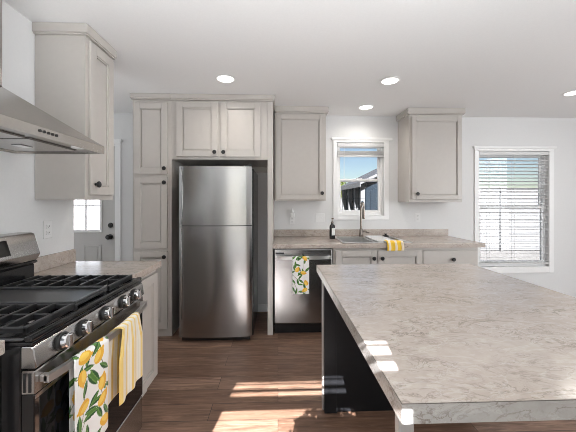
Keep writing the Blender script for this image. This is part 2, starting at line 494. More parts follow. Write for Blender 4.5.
# the outside door
d = bpy.data.objects.new('door_1', None); C.objects.link(d); d.location = (-2.5, YW, 0); setting(d, 'grey outside door with a glazed upper half')
fy = YW + 0.018
lite = (-2.795, -2.222, 1.030, 2.0)
s_ = wall_boxes(MB(), 'y', fy, fy + 0.044, D1[0] + 0.016, D1[1] - 0.008, 0.008, D1[3] - 0.016, [lite])
slab = s_.build('door_slab', DOORP, d)
fr = MB()
for (a, b_, c_, e_) in ((lite[0] - .012, lite[0] + .018, lite[2] - .012, lite[3] + .012), (lite[1] - .018, lite[1] + .012, lite[2] - .012, lite[3] + .012),
                        (lite[0] + .018, lite[1] - .018, lite[2] - .012, lite[2] + .02), (lite[0] + .018, lite[1] - .018, lite[3] - .02, lite[3] + .012)):
    fr.box(a, b_, fy - 0.012, fy - 0.0005, c_, e_, 0.003)
fr.build('glazing_frame', TRIM, slab)
mu = MB()
for k in (1, 2):
    xm = lite[0] + (lite[1] - lite[0]) * k / 3; zm = lite[2] + (lite[3] - lite[2]) * k / 3
    mu.box(xm - .008, xm + .008, fy - 0.006, fy + 0.004, lite[2] + .02, lite[3] - .02)
    mu.box(lite[0] + .018, lite[1] - .018, fy - 0.005, fy + 0.003, zm - .008, zm + .008)
mu.build('muntins', TRIM, slab)
MB().box(lite[0], lite[1], fy + 0.02, fy + 0.024, lite[2], lite[3]).build('glass', GLASS, slab)
for (a, b_) in ((-2.795, -2.565), (-2.445, -2.222)):
    p_ = MB()
    for (x0, x1, z0, z1) in ((a, a + .022, .2, .86), (b_ - .022, b_, .2, .86), (a + .022, b_ - .022, .2, .222), (a + .022, b_ - .022, .838, .86)):
        p_.box(x0, x1, fy - 0.008, fy - 0.0005, z0, z1, 0.003)
    p_.box(a + .05, b_ - .05, fy - 0.006, fy - 0.0005, .25, .81, 0.005)
    p_.build('panel_moulding', DOORP, slab)
MB().lathe([(0.032, 0), (0.032, 0.008), (0.026, 0.014), (0.024, 0.024), (0.0, 0.026)], (-2.108, fy - 0.0005, 1.108), (0, -1, 0)).build('deadbolt', BLACK, slab, True)
MB().lathe([(0.033, 0), (0.033, 0.006), (0.014, 0.012), (0.012, 0.032), (0.026, 0.040), (0.031, 0.052), (0.026, 0.064), (0.0, 0.068)], (-2.113, fy - 0.0005, 0.962), (0, -1, 0)).build('door_knob', BLACK, slab, True)
pl = MB()
pl.box(D1[1] - .0075, D1[1] - .0015, fy - 0.004, fy + 0.02, 1.06, 1.15).box(D1[1] - .0075, D1[1] - .0015, fy - 0.004, fy + 0.02, 0.91, 1.01)
pl.build('strike_plate', BLACK, d)
jm = MB()
f = YW - 0.001
jm.box(D1[1], -1.968, f - 0.016, f, 0.001, D1[3], 0.002).box(-3.037, D1[0], f - 0.016, f, 0.001, D1[3], 0.002)
jm.build('casing', TRIM, d)
hd = MB().box(-3.037, -1.968, f - 0.018, f, D1[3] + .001, 2.186, 0.002).box(-3.055, -1.950, f - 0.032, f, 2.150, 2.187, 0.004)
hd.build('header', TRIM, d)


# ================================================================== cabinet parts
def orient(face, plane):
    """maps (u, outward, v) to the world for a front facing -Y ('back') or +X ('left')"""
    if face == 'back':
        return lambda u0, u1, d0, d1, v0, v1: (u0, u1, plane - d1, plane - d0, v0, v1)
    return lambda u0, u1, d0, d1, v0, v1: (plane + d0, plane + d1, u0, u1, v0, v1)


def knob(face, plane, u, v, d0, parent):
    prof = [(0.009, 0.0), (0.008, 0.010), (0.011, 0.014), (0.020, 0.019), (0.021, 0.026), (0.017, 0.030), (0.0, 0.031)]
    if face == 'back': o, ax = (u, plane - d0, v), (0, -1, 0)
    else: o, ax = (plane + d0, u, v), (1, 0, 0)
    return MB().lathe(prof, o, ax, 16).build('knob', BLACK, parent, True)


def shaker(face, plane, u0, u1, v0, v1, parent, name='cabinet_door', rail=0.062, kn=None, flat=False):
    m = orient(face, plane); b = MB(); d0, d1 = 0.0015, 0.021
    if flat:
        b.box(*m(u0, u1, d0, d1, v0, v1), 0.004)
    else:
        b.box(*m(u0, u0 + rail, d0, d1, v0, v1), 0.0025).box(*m(u1 - rail, u1, d0, d1, v0, v1), 0.0025)
        b.box(*m(u0 + rail, u1 - rail, d0, d1, v0, v0 + rail), 0.0025).box(*m(u0 + rail, u1 - rail, d0, d1, v1 - rail, v1), 0.0025)
        # inner bead, then the recessed panel
        w_ = 0.009
        a, c, e, g = u0 + rail, u1 - rail, v0 + rail, v1 - rail
        b.box(*m(a, a + w_, d0, 0.0155, e, g), 0.002).box(*m(c - w_, c, d0, 0.0155, e, g), 0.002)
        b.box(*m(a + w_, c - w_, d0, 0.0155, e, e + w_), 0.002).box(*m(a + w_, c - w_, d0, 0.0155, g - w_, g), 0.002)
        b.box(*m(a + w_ + .004, c - w_ - .004, d0, 0.009, e + w_ + .004, g - w_ - .004))
    o = b.build(name, CAB, parent)
    if kn: knob(face, plane, kn[0], kn[1], d1, o)
    return o



# ---- tall pantry cabinet
FY = 3.03
t = thing('pantry_cabinet', 'tall greige pantry cabinet with three stacked doors left of the refrigerator', 'cabinet', (-1.30, 3.36, 0))
b = MB()
b.box(-1.500, -1.1035, FY, YW - 0.002, 0.075, 2.454).box(-1.497, -1.1045, FY + 0.012, YW - 0.01, 0.001, 0.076)
b.build('carcass', CAB, t)
shaker('back', FY, -1.480, -1.140, 1.688, 2.424, t, kn=(-1.166, 1.745))
shaker('back', FY, -1.476, -1.140, 0.919, 1.656, t, kn=(-1.166, 1.600))
shaker('back', FY, -1.476, -1.140, 0.092, 0.890, t, kn=(-1.166, 0.836))
b = MB().box(-1.516, -1.1035, FY - 0.035, YW - 0.002, 2.466, 2.513, 0.003).box(-1.510, -1.1035, FY - 0.026, YW - 0.002, 2.4545, 2.4665, 0.003)
b.build('crown_moulding', CAB, t)

# ---- cabinet over the refrigerator with its end panel
t = thing('refrigerator_cabinet', 'wide greige two door cabinet over the refrigerator with tall end panel', 'cabinet', (-0.6, 3.36, 1.842))
b = MB()
b.box(-1.1025, -0.1105, FY, YW - 0.002, 1.8425, 2.454)
b.build('carcass', CAB, t)
MB().box(-1.100, -0.112, YW - 0.03, YW - 0.002, 1.775, 1.8415, 0.003).build('hanging_rail', CAB, t)
shaker('back', FY, -1.052, -0.623, 1.870, 2.437, t, kn=(-0.654, 1.915))
shaker('back', FY, -0.594, -0.180, 1.870, 2.437, t, kn=(-0.563, 1.915))
b = MB().box(-0.1100, -0.053, FY - 0.002, YW - 0.002, 0.001, 2.454, 0.002)
b.build('end_panel', CAB, t)
b = MB().box(-1.1025, -0.032, FY - 0.035, YW - 0.002, 2.466, 2.513, 0.003).box(-1.1025, -0.040, FY - 0.026, YW - 0.002, 2.4545, 2.4665, 0.003)
b.build('crown_moulding', CAB, t)

# ---- wall cabinets on the back wall
UY = 3.365


def wall_cabinet(x0, x1, z0, door, kn, label, crown_x):
    t = thing('wall_cabinet', label, 'cabinet', ((x0 + x1) / 2, YW, z0), 'greige wall cabinets on the back wall')
    MB().box(x0, x1, UY, YW - 0.002, z0, 2.438, 0.001).build('carcass', CAB, t)
    shaker('back', UY, *door, t, kn=kn, rail=0.050)
    MB().box(crown_x[0], crown_x[1], UY - 0.028, YW - 0.002, 2.450, 2.513, 0.003).box(crown_x[0] + .007, crown_x[1] - .007, UY - 0.018, YW - 0.002, 2.4385, 2.4505, 0.003).build('crown_moulding', CAB, t)
    return t

wall_cabinet(-0.040, 0.563, 1.416, (-0.020, 0.535, 1.430, 2.418), (0.512, 1.503), 'greige wall cabinet between the refrigerator and the sink window', (-0.031, 0.592))
wall_cabinet(1.555, 2.198, 1.398, (1.582, 2.180, 1.430, 2.410), (1.640, 1.496), 'greige wall cabinet between the two windows', (1.530, 2.222))

# ---- wall cabinet on the left wall
t = thing('wall_cabinet', 'narrow greige wall cabinet beside the range hood', 'cabinet', (XL, 1.98, 1.415))
LX = XL + 0.308
Y0, Y1 = 1.852, 2.160
MB().box(XL + 0.002, LX, Y0, Y1, 1.415, 2.446, 0.001).build('carcass', CAB, t)
shaker('left', LX, Y0 + 0.026, Y1 - 0.026, 1.446, 2.425, t, kn=(Y0 + 0.070, 1.515), rail=0.06)
MB().box(XL + 0.002, LX + 0.027, Y0 - 0.022, Y1 + 0.004, 2.455, 2.513, 0.003).box(XL + 0.002, LX + 0.018, Y0 - 0.014, Y1 + 0.002, 2.4465, 2.4555, 0.001).build('crown_moulding', CAB, t)

# ---- left base cabinet beyond the range, and the one on its near side
ZT, ZB = 0.96, 0.915
BX = -0.905


def left_base(y0, y1, label, kn):
    t = thing('base_cabinet', label, 'cabinet', (-1.2, (y0 + y1) / 2, 0), 'base cabinets along the left wall')
    b = MB().box(XL + 0.002, BX, y0, y1, 0.11, ZB - 0.001).box(XL + 0.002, BX - 0.065, y0 + 0.001, y1 - 0.001, 0.001, 0.111)
    b.build('carcass', CAB, t)
    shaker('left', BX, y0 + 0.018, y1 - 0.022, 0.135, 0.885, t, kn=kn)
    return t


def left_top(y0, y1, label):
    t = thing('countertop', label, 'countertop', (-1.2, (y0 + y1) / 2, ZB), 'stone look countertops beside the range')
    MB().box(XL + 0.0015, -0.872, y0, y1, ZB, ZT, 0.004, 2).build('top', STONE, t)
    MB().box(XL + 0.0015, XL + 0.021, y0, y1, ZT + 0.0005, 1.052, 0.003).build('backsplash', STONE, t)
    return t

left_base(1.728, 2.172, 'greige base cabinet at the far side of the range', None)
left_top(1.724, 2.192, 'short stone look countertop at the far side of the range')
left_base(0.05, 0.950, 'greige base cabinet on the near side of the range', (0.90, 0.82))
left_top(0.03, 0.9535, 'stone look countertop on the near side of the range')

# ---- base cabinets along the back wall
def back_base(x0, x1, label):
    t = thing('base_cabinet', label, 'cabinet', ((x0 + x1) / 2, 3.36, 0), 'base cabinets along the back wall')
    m_ = MB()
    # open box, so that the sink bowls hang free inside
    m_.box(x0, x0 + 0.018, FY + 0.02, YW - 0.002, 0.11, ZB - 0.001).box(x1 - 0.018, x1, FY + 0.02, YW - 0.002, 0.11, ZB - 0.001)
    m_.box(x0 + 0.018, x1 - 0.018, FY + 0.02, YW - 0.002, 0.11, 0.128).box(x0 + 0.018, x1 - 0.018, YW - 0.012, YW - 0.002, 0.128, ZB - 0.001)
    m_.box(x0, x1, FY, FY + 0.02, 0.11, ZB - 0.001).box(x0 + .001, x1 - .001, FY + 0.07, FY + 0.085, 0.001, 0.11)
    m_.build('carcass', CAB, t)
    return t

t = back_base(0.580, 1.5405, 'greige sink cabinet with two doors below the window')
shaker('back', FY, 0.606, 1.0505, 0.135, 0.888, t, kn=(1.010, 0.806))
shaker('back', FY, 1.0565, 1.5365, 0.135, 0.888, t, kn=(1.098, 0.806))
t = back_base(1.5415, 2.150, 'greige drawer cabinet at the right end of the back counter')
shaker('back', FY, 1.5445, 2.132, 0.735, 0.882, t, 'drawer_front', kn=(1.862, 0.790), flat=True)
shaker('back', FY, 1.5445, 1.838, 0.135, 0.715, t, kn=(1.805, 0.65))
shaker('back', FY, 1.856, 2.132, 0.135, 0.715, t, kn=(1.889, 0.65))

# ---- back countertop with a cut-out for the sink
t = thing('countertop', 'long stone look countertop along the back wall holding the sink', 'countertop', (1.07, 3.35, ZB))
b = MB(); cx0, cx1, cy0, cy1 = 0.712, 1.400, 3.075, 3.545
X0, X1 = -0.051, 2.215
prof = [(3.0, ZB), (3.0, ZT - 0.006), (3.003, ZT - 0.002), (3.008, ZT), (cy0, ZT), (cy0, ZB)]
b.prism(prof, 'x', X0, X1)
b.box(X0, X1, cy1, YW - 0.002, ZB, ZT).box(X0, cx0, cy0, cy1, ZB, ZT).box(cx1, X1, cy0, cy1, ZB, ZT)
b.build('top', STONE, t)
MB().box(X0, X1, YW - 0.022, YW - 0.002, ZT + 0.0005, 1.048, 0.003).build('backsplash', STONE, t)

# ---- sink
t = thing('kitchen_sink', 'stainless double bowl sink set into the back countertop', 'sink', (1.05, 3.32, ZT))
SX = [(0.722, 1.030), (1.062, 1.385)]; sy0, sy1 = 3.088, 3.520
zr = ZT + 0.0008
rim = wall_boxes(MB(), 'y', 0, 1, 0, 0, 0, 0, [])
R_ = (0.694, 1.432, 3.035, 3.640)
xs = [R_[0], SX[0][0], SX[0][1], SX[1][0], SX[1][1], R_[1]]
for i in range(5):
    if i in (1, 3):
        rim.box(xs[i], xs[i + 1], R_[2], sy0, zr, zr + 0.006); rim.box(xs[i], xs[i + 1], sy1, R_[3], zr, zr + 0.006)
    else:
        rim.box(xs[i], xs[i + 1], R_[2], R_[3], zr, zr + 0.006)
# rounded outer lip
rim.tube([(R_[0], R_[2], zr + .004), (R_[1], R_[2], zr + .004)], 0.0035, 8).tube([(R_[0], R_[2], zr + .004), (R_[0], R_[3], zr + .004)], 0.0035, 8).tube([(R_[1], R_[2], zr + .004), (R_[1], R_[3], zr + .004)], 0.0035, 8)
rim.build('rim', SATIN, t)
for (a, c) in SX:
    bw = MB(); th = 0.002; zd = 0.775
    bw.box(a - th, a, sy0 - th, sy1 + th, zd, zr).box(c, c + th, sy0 - th, sy1 + th, zd, zr)
    bw.box(a, c, sy0 - th, sy0, zd, zr).box(a, c, sy1, sy1 + th, zd, zr).box(a, c, sy0, sy1, zd, zd + th)
    o = bw.build('bowl', SATIN, t)
    MB().lathe([(0.045, 0), (0.045, 0.003), (0.03, 0.003), (0.028, 0.001), (0.0, 0.001)], ((a + c) / 2, (sy0 + sy1) / 2, zd + th + 0.0003)).build('drain', CHROME, o, True)

# ---- faucet
t = thing('kitchen_faucet', 'tall brushed nickel pull down faucet behind the sink', 'faucet', (1.043, 3.585, zr + 0.007))
z0 = zr + 0.0065
MB().lathe([(0.030, 0), (0.030, 0.006), (0.023, 0.012), (0.0215, 0.085), (0.0145, 0.10), (0.0, 0.101)], (1.043, 3.585, z0), n=20).build('body', NICKEL, t, True)
pts = [(1.043, 3.585, z0 + 0.095)]
for k in range(1, 7): pts.append((1.043, 3.585, z0 + 0.095 + 0.045 * k))
for k in range(1, 13):
    a = PI * k / 12
    pts.append((1.043 - 0.012 * (1 - math.cos(a)) / 2, 3.585 - 0.075 * (1 - math.cos(a)), z0 + 0.365 + 0.068 * math.sin(a)))
MB().tube(pts, 0.0125, 14).build('neck', NICKEL, t, True)
e = pts[-1]
MB().lathe([(0.0135, 0), (0.0165, 0.02), (0.0175, 0.12), (0.016, 0.135), (0.0, 0.136)], (e[0], e[1], e[2]), (0, 0, -1), 18).build('spray_head', NICKEL, t, True)
lv = MB().tube([(1.062, 3.580, z0 + 0.062), (1.085, 3.575, z0 + 0.064), (1.098, 3.570, z0 + 0.064)], [0.013, 0.011, 0.009], 12)
lv.tube([(1.094, 3.571, z0 + 0.062), (1.118, 3.565, z0 + 0.052), (1.140, 3.560, z0 + 0.046)], [0.010, 0.009, 0.008], 10)
lv.build('lever', NICKEL, t, True)

# ---- soap bottle
t = thing('soap_bottle', 'black pump soap bottle with white label left of the sink', 'bottle', (0.648, 3.42, ZT))
MB().lathe([(0.030, 0.0008), (0.034, 0.005), (0.034, 0.145), (0.028, 0.165), (0.014, 0.175), (0.014, 0.185), (0.0, 0.186)], (0.648, 3.42, ZT), n=24).build('bottle_body', AMBER, t, True)
lab = MB()
vsl = []; n_ = 10
for k in range(n_ + 1):
    a = -PI / 2 - 0.35 + 1.35 * k / n_
    for z_ in (ZT + 0.045, ZT + 0.13):
        vsl.append((0.648 + 0.0346 * math.cos(a), 3.42 + 0.0346 * math.sin(a), z_))
lab.poly(vsl, [(2 * k, 2 * k + 2, 2 * k + 3, 2 * k + 1) for k in range(n_)])
lab.build('paper_label', LABEL, t, True)
pm = MB().lathe([(0.016, 0.186), (0.016, 0.205), (0.006, 0.208), (0.005, 0.235), (0.011, 0.237), (0.011, 0.250), (0.0, 0.251)], (0.648, 3.42, ZT), n=16)
pm.tube([(0.648, 3.42, ZT + 0.243), (0.656, 3.395, ZT + 0.245), (0.660, 3.378, ZT + 0.236)], [0.006, 0.005, 0.004], 8)
pm.build('pump', NICKEL, t, True)

# ---- small things in the sink
t = thing('sink_stopper', 'small black rubber stopper on the rear rim of the sink', 'stopper', (1.352, 3.575, zr + 0.007))
MB().lathe([(0.040, 0.0), (0.042, 0.004), (0.036, 0.012), (0.012, 0.016), (0.012, 0.026), (0.018, 0.030), (0.016, 0.036), (0, 0.037)], (1.352, 3.575, zr + 0.0068), n=20).build('stopper_disc', RUBBER, t, True)
tr = thing('dish_tray', 'white dish tray resting across the right sink bowl', 'tray', (1.19, 3.30, zr))
tb = MB(); za = zr + 0.0068
tb.box(1.075, 1.285, 3.065, 3.545, za, za + 0.006, 0.002)
for (a, b_, c_, e_) in ((1.075, 1.081, 3.065, 3.545), (1.279, 1.285, 3.065, 3.545), (1.081, 1.279, 3.065, 3.071), (1.081, 1.279, 3.539, 3.545)):
    tb.box(a, b_, c_, e_, za + 0.006, za + 0.015, 0.002)
tag(tr, 'white dish tray resting across the right sink bowl', 'tray')
tb.build('tray_body', CERAMIC, tr)

# ================================================================== refrigerator
FX0, FX1 = -0.982, -0.261
t = thing('refrigerator', 'stainless top freezer refrigerator under the wide cabinet', 'refrigerator', ((FX0 + FX1) / 2, 3.2, 0))
MB().box(FX0 + 0.004, FX1 + 0.010, 2.952, 3.640, 0.035, 1.742, 0.006).build('cabinet_body', ENAMEL, t)


def bowed(x0, x1, yb, yf, bow, z0, z1, n=24):
    pts = [(x0, yb)]
    r = 0.012
    for k in range(n + 1):
        u = k / n; x = x0 + (x1 - x0) * u
        e = min(u, 1 - u) * (x1 - x0)
        edge = 0 if e > r else (r - math.sqrt(max(0, r * r - (r - e) ** 2)))
        pts.append((x, yf - bow * (1 - (2 * u - 1) ** 2) + edge))
    pts.append((x1, yb))
    return MB().prism(pts, 'z', z0, z1)

dz = 1.163
o = bowed(FX0, FX1, 2.948, 2.896, 0.020, dz + 0.004, 1.756).build('freezer_door', STEEL_V, t, True, 35)
hp = []
for k in range(15):
    u = k / 14; hp.append((FX0 + 0.020 + 0.018 * math.sin(PI * u), 2.8915 - 0.006 * math.sin(PI * u), dz + 0.02 + u * 0.56))
MB().tube(hp, 0.0045, 10).build('handle', STEEL_V, o, True)
o = bowed(FX0, FX1, 2.948, 2.896, 0.020, 0.056, dz - 0.004).build('fridge_door', STEEL_V, t, True, 35)
hp = []
for k in range(15):
    u = k / 14; hp.append((FX0 + 0.018 + 0.008 * math.sin(PI * u), 2.8925 - 0.005 * math.sin(PI * u), dz - 0.03 - u * 0.90))
MB().tube(hp, 0.0045, 10).build('handle', STEEL_V, o, True)
MB().box(FX1 - 0.075, FX1 - 0.005, 2.91, 2.99, 1.7565, 1.772, 0.004).build('hinge_cover', ENAMEL, t)
MB().box(FX0 + 0.02, FX1 - 0.02, 2.915, 2.951, 0.012, 0.052, 0.003).build('kick_grille', ENAMEL, t)
for x in (FX0 + 0.05, FX1 - 0.05):
    MB().lathe([(0.018, 0.0005), (0.018, 0.010), (0.010, 0.012), (0.010, 0.034), (0, 0.0345)], (x, 3.0, 0), n=14).build('foot', RUBBER, t, True)

# ================================================================== dishwasher
t = thing('dishwasher', 'stainless dishwasher under the counter beside the refrigerator panel', 'dishwasher', (0.262, 3.3, 0))
DX0, DX1 = -0.036, 0.5655
MB().box(DX0 - 0.008, DX1 + 0.006, 3.048, 3.66, 0.10, 0.910, 0.002).build('tub', ENAMEL, t)
o = MB().box(DX0, DX1, 3.008, 3.046, 0.132, 0.903, 0.005, 2).build('door', STEEL_V, t)
MB().box(DX0 + 0.004, DX1 - 0.004, 3.012, 3.044, 0.9032, 0.912, 0.002).build('control_strip', BGLASS, o)
hb = MB()
HN = 16; prof_f = []; prof_b = []
for k in range(HN + 1):
    u = k / HN; x = DX0 + 0.015 + (DX1 - DX0 - 0.03) * u
    yy = 2.985 - 0.028 * (1 - (2 * u - 1) ** 4)
    prof_f.append((x, yy)); prof_b.append((x, yy + 0.014))
hb.prism(prof_f + prof_b[::-1], 'z', 0.806, 0.838)
for x in (DX0 + 0.030, DX1 - 0.030): hb.box(x - 0.014, x + 0.014, 2.978, 3.0075, 0.808, 0.836, 0.002)
hb.build('handle', SATIN, o, True)
MB().box(DX0 + 0.01, DX0 + 0.10, 3.0055, 3.0078, 0.853, 0.872, 0.001).build('badge', BGLASS, o)
MB().box(DX0 + 0.004, DX1 - 0.004, 3.075, 3.09, 0.004, 0.0995).build('toe_kick', ENAMEL, t)

# ================================================================== kitchen island
IX0, IX1, IY0, IY1 = 0.270, 1.372, 0.620, 2.012
t = thing('kitchen_island', 'large kitchen island with stone look top and black panel base', 'island', (0.82, 1.3, 0))
top = MB().box(IX0 + .0015, IX1 - .0015, IY0 + .0015, IY1 - .0015, 0.914, 0.96, 0.001).build('countertop', STONE, t)
eb = MB(); sm_ = MB()
for (bx, za, zb, e) in ((eb, 0.9142, 0.9572, 0.0), (sm_, 0.9573, 0.9586, 0.0004)):
    bx.box(IX0 + e, IX1 - e, IY0 + e, IY0 + .0014, za, zb).box(IX0 + e, IX1 - e, IY1 - .0014, IY1 - e, za, zb)
    bx.box(IX0 + e, IX0 + .0014, IY0 + .0015, IY1 - .0015, za, zb).box(IX1 - .0014, IX1 - e, IY0 + .0015, IY1 - .0015, za, zb)
eb.build('edge_band', STONE_EDGE, top); sm_.build('edge_seam', SEAM, top)
pb = MB()
pb.box(0.307, 1.325, 1.905, 1.965, 0.001, 0.9135, 0.002)
pb.box(0.307, 0.390, 1.893, 1.905, 0.001, 0.9135, 0.002).box(1.242, 1.325, 1.893, 1.905, 0.001, 0.9135, 0.002)
pb.build('back_panel', BLACKP, t)
MB().box(0.3005, 0.3065, 1.925, 1.975, 0.001, 0.9130, 0.001).build('lit_side_strip', GREYLEG, t)  # grey strip paints the lit side of the black panel
MB().box(1.3255, 1.3315, 1.925, 1.975, 0.001, 0.9130, 0.001).build('lit_side_strip', GREYLEG, t)
for x in (0.336, 1.262):
    MB().box(x, x + 0.044, 0.790, 0.820, 0.001, 0.9135, 0.003).build('leg', GREYLEG, t)

# ================================================================== gas range
RY0, RY1 = 0.9625, 1.7175; RYC = (RY0 + RY1) / 2
t = thing('gas_range', 'stainless and black gas range against the left wall', 'range', (-1.15, RYC, 0))
MB().box(-1.495, -0.834, RY0, RY1, 0.02, 0.930, 0.003).build('body', ENAMEL, t)
ck = MB().box(-1.400, -0.797, RY0, RY1, 0.9305, 0.944, 0.004, 2)
ck.box(-0.825, -0.797, RY0, RY1, 0.944, 0.962, 0.006, 2).box(-1.400, -0.825, RY0, RY0 + 0.02, 0.944, 0.956, 0.005).box(-1.400, -0.825, RY1 - 0.02, RY1, 0.944, 0.956, 0.005)
ck.build('cooktop', ENAMEL, t, True)
# control panel with rounded ends
cp = MB().prism([(-0.8335, 0.929), (-0.800, 0.929), (-0.793, 0.922), (-0.784, 0.862), (-0.789, 0.857), (-0.8335, 0.857)], 'y', RY0, RY1, 0.003)
cp = cp.build('control_panel', STEEL_H, t, True, 25)
tilt = Vector((0.066, 0, 0.009)).normalized()
for ky in (1.078, 1.190, RYC, 1.492, 1.604):
    o0 = Vector((-0.7885, ky, 0.893)) + tilt * 0.0006
    MB().lathe([(0.032, 0), (0.032, 0.009), (0.029, 0.012), (0.0, 0.0125)], o0, tilt, 24).build('knob_ring', BLACK, cp, True)
    kb = MB().lathe([(0.024, 0.0128), (0.0275, 0.015), (0.0255, 0.028), (0.022, 0.031), (0.0, 0.0315)], o0, tilt, 24)
    c_ = o0 + tilt * 0.024
    kb.box(c_.x - 0.010, c_.x + 0.014, c_.y - 0.0065, c_.y + 0.0065, c_.z - 0.0245, c_.z + 0.0245, 0.003)
    kb.build('knob', CHROME, cp, True, 30)
# oven door
dd = MB().box(-0.8335, -0.792, RY0 + 0.002, RY1 - 0.002, 0.276, 0.772, 0.003)
door = dd.build('oven_door', BGLASS, t)
tb = MB().box(-0.8335, -0.790, RY0 + 0.001, RY1 - 0.001, 0.7725, 0.849, 0.003)
band = tb.build('top_band', STEEL_H, door)
sl = MB()
for k in range(2):
    xk = -0.826 + 0.017 * k
    sl.box(xk, xk + 0.008, RY0 - 0.0005, RY0 + 0.0008, 0.781, 0.842)
sl.build('vent_slot', DARKGAP, band)
fb = MB().box(-0.7915, -0.7885, RY0 + 0.003, RY1 - 0.003, 0.758, 0.7718, 0.001)
fb.build('window_trim', STEEL_H, door)


def bow_x(y):
    u = (y - RYC) / ((RY1 - RY0) / 2)
    return -0.770 + 0.042 * (1 - u * u)

pf, pbk = [], []
for k in range(25):
    y = RY0 + 0.018 + (RY1 - RY0 - 0.036) * k / 24
    pf.append((bow_x(y) + 0.009, y)); pbk.append((bow_x(y) - 0.009, y))
hb = MB().prism(pf + pbk[::-1], 'z', 0.802, 0.828)
hb.box(-0.7895, bow_x(RY0 + 0.03), RY0 + 0.018, RY0 + 0.040, 0.804, 0.826, 0.002).box(-0.7895, bow_x(RY0 + 0.03), RY1 - 0.040, RY1 - 0.018, 0.804, 0.826, 0.002)
hb.build('handle', SATIN, door, True)
MB().box(-0.8335, -0.793, RY0 + 0.002, RY1 - 0.002, 0.085, 0.268, 0.004).build('storage_drawer', STEEL_H, t)
for (x, y) in ((-0.87, RY0 + 0.06), (-0.87, RY1 - 0.06), (-1.45, RY0 + 0.06), (-1.45, RY1 - 0.06)):
    MB().lathe([(0.018, 0.0005), (0.018, 0.018), (0, 0.019)], (x, y, 0), n=12).build('foot', RUBBER, t, True)
# back guard
MB().box(-1.495, -1.405, RY0 + 0.004, RY1 - 0.004, 0.931, 1.045, 0.004).build('vent_riser', ENAMEL, t)
MB().prism([(-1.495, 1.046), (-1.404, 1.046), (-1.388, 1.058), (-1.395, 1.066), (-1.495, 1.066)], 'y', RY0 + 0.001, RY1 - 0.001, 0.002).build('vent_lip', ENAMEL, t)
bg = MB().prism([(-1.495, 1.0665), (-1.394, 1.0665), (-1.373, 1.104), (-1.408, 1.218), (-1.425, 1.226), (-1.495, 1.226)], 'y', RY0, RY1, 0.004).build('back_guard', STEEL_H, t, True, 25)
nrm = Vector((0.114, 0, 0.035)).normalized()
def on_guard(y, s, off):       # s: 0 bottom .. 1 top of the slanted face
    p = Vector((-1.373, y, 1.104)).lerp(Vector((-1.408, y, 1.218)), s) + nrm * off
    return p
vd = [on_guard(1.135, .16, .0006), on_guard(1.535, .16, .0006), on_guard(1.535, .84, .0006), on_guard(1.135, .84, .0006)]
ve = [p + nrm * 0.002 for p in vd]
MB().poly(vd + ve, [(0, 1, 2, 3), (4, 5, 6, 7), (0, 1, 5, 4), (1, 2, 6, 5), (2, 3, 7, 6), (3, 0, 4, 7)]).build('display', BGLASS, bg)


def grate(y0, y1):
    g = MB(); x0, x1 = -1.372, -0.838; z0, z1 = 0.9615, 0.983
    hw = 0.006
    g.box(x0, x0 + 0.014, y0, y1, z0, z1, 0.003).box(x1 - 0.016, x1, y0, y1, z0 - 0.004, z1, 0.003)
    g.box(x0, x1, y0, y0 + 0.013, z0, z1 - 0.002, 0.003).box(x0, x1, y1 - 0.013, y1, z0, z1 - 0.002, 0.003)
    n_ = 7
    for k in range(1, n_):
        x = x0 + (x1 - x0) * k / n_
        g.prism([(y0 + .004, z0), (y0 + .004, z1), (y0 + 0.02, z1 + 0.004), (y1 - 0.02, z1 + 0.004), (y1 - .004, z1), (y1 - .004, z0)], 'x', x - hw, x + hw, 0.002)
    g.box(x0, x1, (y0 + y1) / 2 - hw, (y0 + y1) / 2 + hw, z0, z1, 0.002)
    for x in (x0 + 0.008, x1 - 0.008):
        for y in (y0 + 0.008, y1 - 0.008): g.box(x - 0.007, x + 0.007, y - 0.007, y + 0.007, 0.9565, z0 + 0.002)
    return g.build('grate', IRON, t)

grate(0.990, 1.222); grate(1.462, 1.692)
gp = MB().box(-1.372, -0.842, 1.228, 1.456, 0.962, 0.974, 0.003)
gp.box(-1.372, -1.360, 1.228, 1.456, 0.974, 0.986, 0.003).box(-0.854, -0.842, 1.228, 1.456, 0.974, 0.986, 0.003)
gp.box(-1.360, -0.854, 1.228, 1.238, 0.974, 0.986, 0.003).box(-1.360, -0.854, 1.446, 1.456, 0.974, 0.986, 0.003)
for x in (-1.36, -0.855):
    for y in (1.24, 1.445): gp.box(x - .008, x + .008, y - .008, y + .008, 0.9445, 0.963)
gp.build('griddle', GRIDDLE, t)
for (x, y) in ((-0.97, 1.106), (-1.24, 1.106), (-0.97, 1.577), (-1.24, 1.577)):
    br = MB().lathe([(0.052, 0.0), (0.050, 0.006), (0.040, 0.010), (0.0, 0.0102)], (x, y, 0.9442), n=28).build('burner', CHROME, t, True)
    MB().lathe([(0.036, 0.0), (0.036, 0.005), (0.030, 0.008), (0.0, 0.0085)], (x, y, 0.9546), n=28).build('burner_cap', IRON, br, True)

# ================================================================== range hood
t = thing('range_hood', 'stainless pyramid range hood over the gas range', 'range hood', (-1.3, RYC, 1.678))
HX, HZ0, HZ1 = -1.013, 1.679, 1.722
hx0 = XL + 0.002
b = MB()
b.box(hx0, HX, RY0, RY0 + 0.004, HZ0, HZ1).box(hx0, HX, RY1 - 0.004, RY1, HZ0, HZ1).box(HX - 0.004, HX, RY0 + 0.004, RY1 - 0.004, HZ0, HZ1).box(hx0, hx0 + 0.004, RY0 + 0.004, RY1 - 0.004, HZ0, HZ1)
band = b.build('lower_band', HOODB, t)
cy0_, cy1_, cxf, czt = 1.240, 1.440, -1.333, 1.957
V = [(hx0, RY0, HZ1 + .0005), (HX, RY0, HZ1 + .0005), (HX, RY1, HZ1 + .0005), (hx0, RY1, HZ1 + .0005), (hx0, cy0_, czt), (cxf, cy0_, czt), (cxf, cy1_, czt), (hx0, cy1_, czt)]
